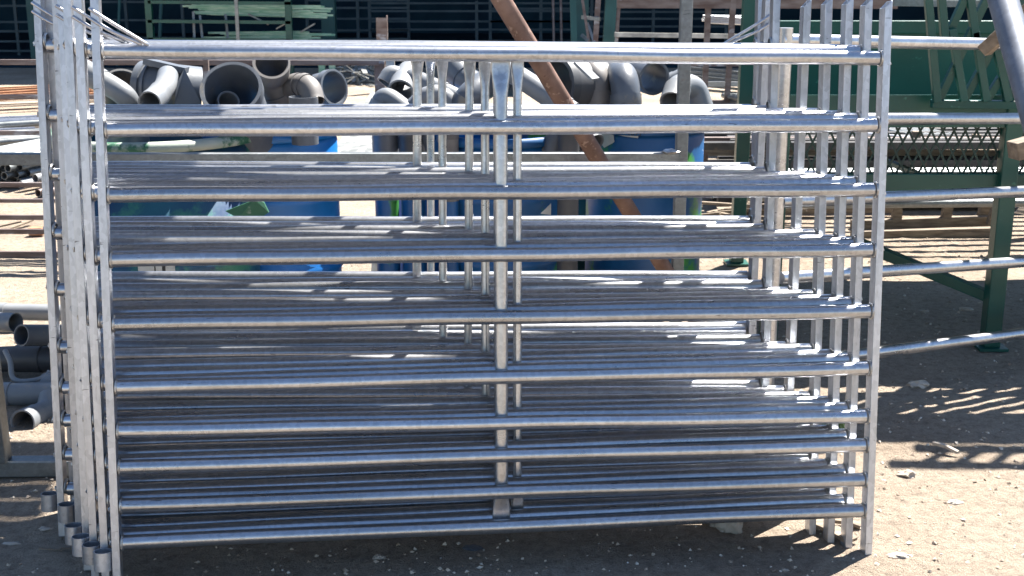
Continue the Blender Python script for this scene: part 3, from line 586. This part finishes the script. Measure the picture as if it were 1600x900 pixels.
b = MB(); q = P(592, 318, 6.7); b.beam((q.x - .02, 6.7, .02), (q.x + .03, 6.75, q.z + .03), .07, .05); recentre(tag(b.build('metal_offcut', 'scrap', bevel=.002), 'small bright square tube offcut left of the centre drum pair', 'offcut'))

# ------------------------------------------------------------------ left heap of PVC pipes on the ground
HG = 'grey pipes heaped at the left edge'
fitting('pvc_pipe', 'grey pipe lying at the back of the left heap', 'pipe', [(-60, 484, 5.95), (10, 487, 5.95), (150, 490, 5.9)], 13, 'pvc_light', sockets=((.35, .5),), group=HG)
fitting('pvc_pipe', 'pipe end sticking out at the left edge with its mouth facing right', 'pipe', [(-90, 500, 5.5), (-30, 502, 5.5), (24, 504, 5.42)], 14, 'pvc_light', sockets=((.7, 1),), group=HG)
fitting('pvc_pipe', 'grey pipe with a dark round mouth facing left, in the middle of the left heap', 'pipe', [(160, 524, 5.3), (80, 524, 5.22), (34, 524, 5.1)], 16, 'pvc', sockets=((.35, 1),), group=HG)
fitting('pvc_pipe', 'thick dark pipe in shade across the middle of the left heap', 'pipe', [(-60, 566, 5.3), (40, 560, 5.22), (170, 566, 5.2)], 20, 'pvc_dark', sockets=((.45, .6),), group=HG)
fitting('pvc_pipe', 'pale thick pipe lying across the lower part of the left heap', 'pipe', [(-60, 618, 4.92), (30, 616, 4.9), (150, 612, 4.9)], 18, 'pvc_light', sockets=((.35, .45),), group=HG)
fitting('pipe_elbow', 'pale elbow at the bottom of the left heap with a dark mouth facing the viewer', 'pipe fitting', [(80, 620, 4.86), (74, 640, 4.80), (58, 650, 4.72), (36, 660, 4.62)], 19, 'pvc_light', sockets=((.7, 1),), group=HG)
fitting('pipe_bend', 'rounded pale pipe shoulder at the right of the left heap', 'pipe fitting', [(60, 606, 5.0), (85, 596, 5.0), (112, 606, 5.05)], 15, 'pvc_light', sockets=((.3, .5),), group=HG)
b = MB(); b.tube(smooth_path([P(8, 548, 5.1), P(16, 566, 5.05), P(20, 590, 5.0), P(38, 596, 4.98), P(70, 590, 4.98), P(78, 580, 5.0)], 8), .011, 10); recentre(tag(b.build('curved_hose', 'pvc_light'), 'thin pale curved hose draped over the dark pipe in the left heap', 'hose'))

# ------------------------------------------------------------------ square tube frame at lower left
t = thing('tube_frame', 'low square-tube galvanised frame lying at the lower left edge', 'frame', G(60, 745)); yb = G(60, 745).y
zc = .033
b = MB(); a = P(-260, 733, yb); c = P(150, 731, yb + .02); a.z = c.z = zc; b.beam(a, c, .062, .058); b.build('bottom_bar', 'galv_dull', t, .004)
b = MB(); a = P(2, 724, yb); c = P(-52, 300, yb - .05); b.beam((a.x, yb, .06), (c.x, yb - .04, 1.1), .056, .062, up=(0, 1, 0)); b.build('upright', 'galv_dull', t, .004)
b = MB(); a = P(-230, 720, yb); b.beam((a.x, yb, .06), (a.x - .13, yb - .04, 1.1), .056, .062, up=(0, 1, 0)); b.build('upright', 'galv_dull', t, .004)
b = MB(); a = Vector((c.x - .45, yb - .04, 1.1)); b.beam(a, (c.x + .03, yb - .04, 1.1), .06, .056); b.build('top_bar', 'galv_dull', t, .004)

# ------------------------------------------------------------------ rusty rail fence behind on the left
YG = 7.45
t = thing('rusty_gate', 'rusty brown gate of thin horizontal rails standing behind the left end of the stack', 'gate', (-2.2, YG, 0))
for k, (yy, h) in enumerate(((151, 7), (207, 7), (288, 7), (313, 6), (339, 7.5), (361, 7.5), (398, 12))):
    a, c = P(-340, yy, YG), P(330, yy + 1, YG + .02); b = MB(); b.beam(a, c, .025, h * mpp(a)); b.build('rail', 'rust_bar', t, .002)
a, c = P(-340, 96.5, YG), P(592, 98, YG + .25); b = MB(); b.beam(a, c, .03, .03); b.build('top_rail', 'rust_bar', t, .002)
for px in (-335, 326):
    a = P(px, 200, YG); b = MB(); b.beam((a.x, YG + .03, 0), (a.x, YG + .03, 1.17), .03, .03, up=(0, 1, 0)); b.build('stile', 'rust_bar', t, .002)
a = P(588, 98, YG + .27); b = MB(); b.beam((a.x + .02, YG + .27, 0), (a.x + .02, YG + .27, a.z + .03), .06, .05, up=(0, 1, 0)); b.build('end_post', 'rust_bar', t, .002)
b = MB(); a = P(610, 96, YG + .26); b.box(a, (.05, .04, .05)); b.build('end_bracket', 'scrap', t, .002)

# ------------------------------------------------------------------ stock of bars and pipes at the left, behind the gate
def rod_batch(n, fn, name, mat, label, cat, group, square=False):
    for i in range(n):
        a, c, r_ = fn(i); b = MB()
        if square: b.beam(a, c, r_ * 2, r_ * 1.1)
        else: b.tube([a, c], r_, 10, hollow=.14)
        recentre(tag(b.build(name, mat), label, cat, group))
rnd = random.Random(3)
def f(i): x = -8.6 + rnd.uniform(-.15, .15); y = 15.3 - i * .17; z = .12 + .02 * (i % 3); return (x, y - .5, z), (x + 3.6 + rnd.uniform(-.3, .2), y + 1.3 + rnd.uniform(-.25, .25), z + .04), .03
rod_batch(10, f, 'rusted_flat_bar', 'copper', 'orange rusted flat bar in the pile at the left edge behind the rusty gate', 'steel bar', 'orange rusted bars at the left edge', True)
def f(i): x = -8.2 + rnd.uniform(-.1, .1); y = 13.2 - i * .085; z = .06 + .02 * (i % 2); return (x, y - .7, z), (x + 3.4 + rnd.uniform(-.1, .1), y + .7 + rnd.uniform(-.06, .06), z), .018
rod_batch(14, f, 'galvanised_rod', 'galv', 'thin galvanised rod in the fan of rods below the orange bars', 'rod', 'thin galvanised rods at the left edge')
def f(i): x = -7.0 + rnd.uniform(-.3, .3); y = 12.2 - i * .30; z = .10; return (x, y - .6, z), (x + 3.0, y + .9 + rnd.uniform(-.3, .3), z + .02), .035
rod_batch(6, f, 'galvanised_tube', 'galv_dull', 'grey galvanised tube on the ground between the fan of rods and the pipe stack', 'tube', 'bright loose tubes at the left edge')
def f(i):
    row, col = divmod(i, 9); x = -4.35 + col * .068 + (row % 2) * .034; return (x, 9.75 + (i * 7 % 5) * .03, .05 + row * .058), (x + .9, 12.3, .05 + row * .058), .031
rod_batch(36, f, 'steel_pipe', 'galv_dull', 'grey pipe in the stack with dark open ends facing the viewer at the left edge', 'pipe', 'stacked pipes with dark ends at the left edge')
def f(i): x = -3.75 + i * .13; return (x, 9.7 + rnd.uniform(-.1, .1), .05 + .06 * (i % 2)), (x + 1.4, 12.2, .1 + .06 * (i % 2)), .034
rod_batch(5, f, 'white_pipe', 'pvc_light', 'pale pipe splayed beside the stack of dark-ended pipes at the left edge', 'pipe', 'splayed pale pipes at the left edge')
for (x0, y0, x1, y1, lb) in ((0, 357, 32, 346, 'bent wood strip lying on sunny ground farther left'), (34, 358, 50, 344, 'short wood strip lying on sunny ground under the rusty gate')):
    b = MB(); b.beam(G(x0 - 30, y0 + 3, .01), G(x1, y1, .03), .03, .01); recentre(tag(b.build('wood_strip', 'wood'), lb, 'wood strip', 'wood strips under the rusty gate'))
b = MB(); b.box(G(58, 368) + V((0, 0, .03)), (.09, .06, .05)); recentre(tag(b.build('brick', 'copper', bevel=.004), 'orange brick piece on sunny ground behind the rusty gate', 'brick'))
for k in range(2):
    b = MB(); q = G(60 + k * 9, 309); b.tube([q + V((0, 0, .035)), q + V((.5, 1.2, .035))], .03, 12, hollow=.2); recentre(tag(b.build('short_pipe', 'rust_bar'), 'short dark pipe on the ground beside the leftmost post, ' + ('left' if k == 0 else 'right') + ' of two', 'pipe', 'short dark pipes'))
# galvanised profiles lying behind the drums (between blue drum and centre pair)
def f(i): q0 = G(520 + i * 13, 262); q1 = G(585 + i * 9, 152); return q0 + V((0, 0, .06)), q1 + V((0, 0, .06)), .035
rod_batch(7, f, 'galvanised_profile', 'scrap', 'bright galvanised profile lying on the ground between the bright blue drum and the centre drums', 'profile', 'galvanised profiles behind the drums', True)

# ------------------------------------------------------------------ racks and piles at the back
t = thing('green_rack', 'green steel rack loaded with pale profiles before the dark shed', 'rack', (P(330, 110, 19).x, 19, 0))
for px in (235, 452):
    for Y in (19, 20):
        a = P(px, 50, Y); b = MB(); b.beam((a.x, Y, 0), (a.x, Y, 1.9), .09 if Y == 19 else .06, .09, up=(0, 1, 0)); b.build('upright', 'shed_post' if Y == 20 else 'green', t)
for yy in (3, 33, 61):
    a, c = P(232, yy, 19), P(455, yy + 2, 19); b = MB(); b.beam(a, c, .09, .045); b.build('shelf_beam', 'green', t)
a = P(371, 40, 18.95); b = MB(); b.beam((a.x, 18.95, .3), (a.x, 18.95, 1.9), .05, .03, up=(0, 1, 0)); b.build('upright', 'galv_dull', t)
rnd = random.Random(11)
def f(i): yy = rnd.uniform(7, 22); z = P(400, yy, 19.3); x0, x1 = P(rnd.uniform(285, 330), yy, 19.3), P(rnd.uniform(455, 522), yy + 4 + rnd.uniform(-3, 3), 19.2); return x0, x1, .025
rod_batch(16, f, 'pale_profile', 'green_pale', 'pale green profile on the upper load of the green rack', 'profile', 'profiles on the green rack, upper load', True)
def f(i): yy = rnd.uniform(50, 61); x0, x1 = P(rnd.uniform(295, 420), yy, 19.3), P(rnd.uniform(470, 526), yy + rnd.uniform(-2, 3), 19.2); return x0, x1, .025
rod_batch(13, f, 'pale_profile', 'green_pale', 'pale green profile on the lower load of the green rack', 'profile', 'profiles on the green rack, lower load', True)
for i, (x0, y0, x1, y1) in enumerate(((302, 18, 304, 62), (352, 22, 356, 62), (312, 24, 316, 60), (388, 22, 420, 38), (432, 45, 450, 35), (470, 50, 492, 37))):
    b = MB(); b.beam(P(x0, y0, 19.15), P(x1, y1, 19.1), .035, .02); recentre(tag(b.build('loose_bar', 'galv_dull'), ['upright grey bar nearest the left side of the green rack', 'upright grey bar near the middle of the green rack', 'second upright grey bar from the left in the green rack', 'slanting grey bar under the upper load of the green rack', 'short grey bar end leaning beside the right rack upright', 'pale bar end sticking up right of the green rack'][i], 'steel bar', 'loose bars on the green rack'))
# scrap heap behind the drums
b = MB(); rnd = random.Random(5)
for i in range(150):
    q = G(rnd.gauss(565, 28), rnd.uniform(112, 134)); q.z = rnd.random() ** 2 * .25; d = V((rnd.uniform(-1, 1), rnd.uniform(-1, 1), rnd.uniform(-.5, .8))).normalized(); b.beam(q, q + d * rnd.uniform(.08, .3), rnd.uniform(.02, .07), .012)
o = b.build('metal_scrap', 'scrap'); o['kind'] = 'stuff'; o['label'] = 'tangled heap of bright metal scrap before the shed'; o['category'] = 'scrap'
# green bench legs near the scrap
t = thing('green_trestle', 'pale green trestle standing left of the metal scrap heap', 'trestle', (P(505, 112, 18.5).x, 18.5, 0))
for px in (503, 519):
    a = P(px, 100, 18.5); b = MB(); b.beam((a.x, 18.5, 0), (a.x, 18.5, .42), .09, .06, up=(0, 1, 0)); b.build('leg', 'green_pale', t)
b = MB(); a = P(440, 101, 18.5); c = P(530, 99, 18.5); b.beam((a.x, 18.5, .42), (c.x, 18.5, .42), .2, .06); b.build('top', 'green', t)
# stands in the shed mouth, right of centre
t = thing('steel_stand', 'rough steel stand with crossed legs left of the square post, before the shed', 'stand', (P(945, 110, 15).x, 15, 0))
for (x0, y0, x1, y1, w_, mt) in ((936, -20, 928, 100, .06, 'rust_bar'), (956, -20, 948, 110, .13, 'shed_post'), (968, -10, 960, 110, .04, 'rust_bar'), (910, 0, 921, 70, .03, 'rust_bar'), (918, 36, 930, 70, .03, 'galv_dull'), (909, 27, 938, 30, .04, 'galv_dull'), (909, 55, 920, 64, .04, 'galv_dull'), (895, -5, 897, 68, .07, 'shed_post')):
    b = MB(); b.beam(P(x1, y1, 15), P(x0, y0, 15.1), w_, w_ * .8, up=(0, 1, 0)); b.build('bar', mt, t)
b = MB(); b.beam(P(960, 54, 14.9), P(1240, 58, 14.9), .05, .05); recentre(tag(b.build('long_tube', 'scrap'), 'long bright tube lying level behind the square post', 'tube'))
# timber racks with pipes (seen between the right posts)
t = thing('pipe_rack', 'brown rusty rack of horizontal beams seen between the square post and the right posts', 'rack', (P(1130, 160, 12).x, 12, 0))
for yy, w_, mt in ((2, .12, 'rust_bar'), (99, .05, 'rust_bar'), (131, .045, 'galv'), (161, .06, 'rust_bar')):
    b = MB(); b.beam(P(1062 if yy > 50 else 965, yy, 12), P(1400, yy + 1, 12.1), w_, w_); b.build('beam', mt, t)
for px, k in ((1100, 8), (1135, 12)):
    b = MB(); b.beam(P(px, 170, 12), P(px + k, -20, 12), .05, .04, up=(0, 1, 0)); b.build('upright', 'rust_bar', t)
b = MB(); a = P(1180, 100, 12); b.beam((a.x, 12, 0), (a.x, 12, 2), .07, .07, up=(0, 1, 0)); b.build('upright', 'rust_bar', t)
rnd = random.Random(21)
def f(i): r_, c_ = divmod(i, 3); yy = 106 + r_ * 6.5; a = P(1076 + rnd.uniform(0, 6), yy, 12.3 + c_ * .08); c = P(1170 + rnd.uniform(0, 4), yy + 9, 12.3 + c_ * .08); return a, c, .019
rod_batch(18, f, 'square_tube', 'galv_dull', 'grey square tube in the sloping bundle behind the pipe rack', 'tube', 'square tubes in the sloping bundle', True)
def f(i): yy = 25 + (i // 3) * 3.2; a = P(1096 + rnd.uniform(0, 12), yy, 12.4 + (i % 3) * .05); c = P(1170 + rnd.uniform(-8, 6), yy + 3 + rnd.uniform(-3, 2), 12.4 + (i % 3) * .05); return a, c, .013
rod_batch(12, f, 'bright_tube', 'galv', 'bright tube on the upper shelf of the pipe rack', 'tube', 'bright tubes on the upper shelf')
b = MB(); q = P(1091, 247, 7.4); b.tube([q, q + V((-.15, 1.0, 0))], 16 * mpp(q), 24); b_ = b.build('rusty_pipe', 'rust'); recentre(tag(b_, 'rusty round pipe end facing the viewer just right of the square post', 'pipe'))
b = MB(); b.beam(P(1070, 262, 7.5), P(1180, 262, 7.6), .5, .05); b.build
# pile of pipes behind the feeder, seen through the diamond mesh
t = thing('timber_trestle', 'weathered timber trestle on sunny ground behind the green feeder', 'trestle', (P(1480, 350, 8.3).x, 8.3, 0))
for (x0, y0, x1, y1, Y, w_) in ((1330, 352, 1560, 345, 8.3, .07), (1330, 368, 1560, 362, 8.05, .06), (1120, 330, 1400, 326, 8.7, .05)):
    b = MB(); b.beam(P(x0, y0, Y), P(x1, y1, Y), .06, w_); b.build('rail', 'wood', t, .003)
for (x0, y0, x1, y1, Y) in ((1476, 350, 1482, 318, 8.3), (1532, 345, 1540, 320, 8.35), (1548, 352, 1560, 316, 8.2), (1400, 358, 1402, 318, 8.3), (1200, 330, 1204, 215, 9.0), (1425, 272, 1432, 205, 9.2), (1520, 275, 1526, 210, 9.2)):
    b = MB(); b.beam(P(x0, y0, Y), P(x1, y1, Y), .06, .05, up=(0, 1, 0)); b.build('upright', 'wood', t, .003)
for (x0, x1, yy, Y) in ((1100, 1600, 219, 9.2), (1100, 1600, 238, 9.15), (1100, 1600, 271, 9.1)):
    b = MB(); b.beam(P(x0, yy, Y), P(x1, yy, Y), .05, .045); b.build('rail', 'wood' if yy != 219 else 'rust_bar', t, .003)
rnd = random.Random(9)
def f(i): r_, c_ = divmod(i, 8); q = P(1440 + c_ * 9.5 + (r_ % 2) * 4.7, 234 - r_ * 8 - (0 if r_ < 2 else 1), 9.3); return q + V((0, 0, 0)), q + V((-1.0, 2.8, .02)), .024
rod_batch(24, f, 'dark_ended_pipe', 'galv_dull', 'pipe with a dark open end in the upper pile seen through the diamond mesh', 'pipe', 'upper pipe pile behind the feeder')
def f(i): r_, c_ = divmod(i, 6); q = P(1438 + c_ * 12 + (r_ % 2) * 6, 266 - r_ * 10, 9.25); return q, q + V((-1.2, 2.6, .02)), .029
rod_batch(12, f, 'dark_ended_pipe', 'galv_dull', 'pipe with a dark open end in the lower pile seen through the diamond mesh', 'pipe', 'lower pipe pile behind the feeder')
def f(i): q = P(1360 + i * 1.5, 212 + i * 7, 9.3); return q + V((-1.4, .8, .02)), q + V((.35, -.1, -.02)), .027
rod_batch(8, f, 'slanting_pipe', 'galv', 'bright pipe slanting behind the left part of the diamond mesh', 'pipe', 'bright pipes behind the mesh, left')
def f(i): q = P(1508, 214 + i * 6.6, 9.9); return q, q + V((1.6, .05, -.05)), .016
rod_batch(9, f, 'bright_tube', 'scrap', 'bright tube in the sunny bundle behind the right part of the diamond mesh', 'tube', 'bright tubes behind the mesh, right')
def f(i): return (1.6 + rnd.uniform(-.2, .2), 8.75 - i * .145, .30 + .015 * math.sin(i * 2)), (4.3, 8.85 - i * .145, .30), .026
rod_batch(9, f, 'long_steel_pipe', 'galv_dull', 'long grey pipe laid level on the trestle behind the feeder', 'pipe', 'long pipes laid on the trestle')
def f(i): q = P(1085 + (i * 37 % 90), 316 + (i * 13 % 22), 8.6); return q, q + V((rnd.uniform(.1, .5), rnd.uniform(-.2, .2), rnd.uniform(-.02, .06))), .016
rod_batch(14, f, 'wood_offcut', 'wood', 'timber offcut in the sunny heap right of the square post', 'offcut', 'timber offcuts right of the square post', True)
def f(i): y = 9.0 + (i % 5) * .16; z = .06 + (i // 5) * .13; return (1.55 + rnd.uniform(-.3, .1), y, z), (4.2, y + rnd.uniform(-.1, .1), z + rnd.uniform(0, .02)), .045
rod_batch(20, f, 'dark_steel_bar', 'dark_steel', 'dark steel bar in the low stack lying behind the feeder legs', 'steel bar', 'dark bars stacked behind the feeder', True)
b = MB(); q = P(1590, 322, 8.0); b.tube([P(1584, 320, 8.0), P(1640, 330, 8.1)], .05, 16, hollow=.1); recentre(tag(b.build('grey_pipe', 'galv'), 'bright thick pipe lying right of the feeder leg', 'pipe'))

# ------------------------------------------------------------------ stones and bits on the dirt
def rock(px, py, sx, sy, sz, label, mat='rock', seed=1, yaw=0, name='stone', cat='stone'):
    q = G(px, py); b = MB(); b.blob((0, 0, 0), (sx, sy, sz), .35, 3, seed); o = b.build(name, mat); o.location = (q.x, q.y, gz(q.x, q.y) + sz * .45); o.rotation_euler = (0, 0, yaw); tag(o, label, cat, 'stones and scraps on the dirt'); return o
rock(1417, 741, .030, .020, .014, 'flat pale stone alone on the sunny dirt at right', 'rock', 2)
rock(1492, 784, .022, .013, .008, 'small pale stone at right, below the shadow bands', 'rock', 3)
rock(1405, 868, .028, .016, .007, 'flat pale chip on sunny dirt near the bottom right corner of the stack', 'rock', 4)
rock(1435, 603, .05, .03, .018, 'jagged pale stone in the narrow shadow stripes', 'rock', 5, .4)
rock(1140, 826, .040, .030, .045, 'rough upright lump of concrete under the bottom rail', 'rock', 6)
rock(1120, 815, .045, .03, .02, 'flat lump of concrete left of the rough upright lump', 'rock', 7)
rock(592, 871, .018, .012, .007, 'small pale stone in the shade under the front panel', 'rock', 8)
rock(738, 858, .028, .02, .006, 'flat grey chip in the shade under the front panel', 'pvc', 9)
rock(1226, 890, .010, .007, .004, 'tiny white chip near the shadow edge', 'rock', 10)
rock(70, 826, .020, .012, .006, 'small pale chip beside the rearmost socket ring', 'rock', 11)
rock(18, 845, .028, .010, .004, 'pale flake in the shade at the lower left', 'rock', 12)
rock(1510, 483, .035, .02, .01, 'pale flake in the shade below the feeder', 'rock', 13)
rock(1445, 484, .025, .015, .006, 'thin pale flake under the middle of the feeder', 'rock', 14)
for (px, py, qx, qy, w_, lb) in ((1458, 692, 1497, 707, .018, 'pale wood splinter lying on the shadow edge at right'), (1268, 812, 1332, 845, .055, 'weathered board end under the right posts'), (1300, 812, 1345, 822, .03, 'thin pale board behind the weathered board end')):
    b = MB(); a, c = G(px, py, .02), G(qx, qy, .012); m_ = (a + c) / 2; m_.z += .006; b.beam(a, m_, w_, .012); b.beam(m_, c, w_ * .9, .011); recentre(tag(b.build('board_piece', 'rock' if w_ < .02 else 'wood', bevel=.002), lb, 'wood piece'))
for i, (px, py, qx, qy) in enumerate(((60, 857, 95, 859), (95, 857, 130, 856), (1045, 843, 1062, 844))):
    b = MB(); b.beam(G(px, py, .006), G(qx, qy, .006), .006, .003); recentre(tag(b.build('straw', 'wood'), ['left of two straws in the shade before the rings', 'right of two straws in the shade before the rings', 'thin straw under the middle of the front panel'][i], 'straw', 'straws on the dirt'))
# weed behind the right posts
wd = MB(); rnd = random.Random(2)
for i in range(120):
    q = G(rnd.uniform(1140, 1345), rnd.uniform(690, 716)) + V((0, .12, 0)); h = rnd.uniform(.03, .10); d = V((rnd.uniform(-.5, .5), rnd.uniform(-.5, .5), 1)).normalized() * h; s_ = V((rnd.uniform(-1, 1), rnd.uniform(-1, 1), 0)).normalized() * .009
    wd.add([q - s_, q + s_, q + d * .6 + s_ * 1.3, q + d, q + d * .6 - s_ * 1.3], [(0, 1, 2, 3, 4)])
tag(wd.build('weed', 'weed'), 'low green weed growing behind the right posts of the stack', 'weed')
for o in bpy.data.objects:
    if '_o' in o: del o['_o']
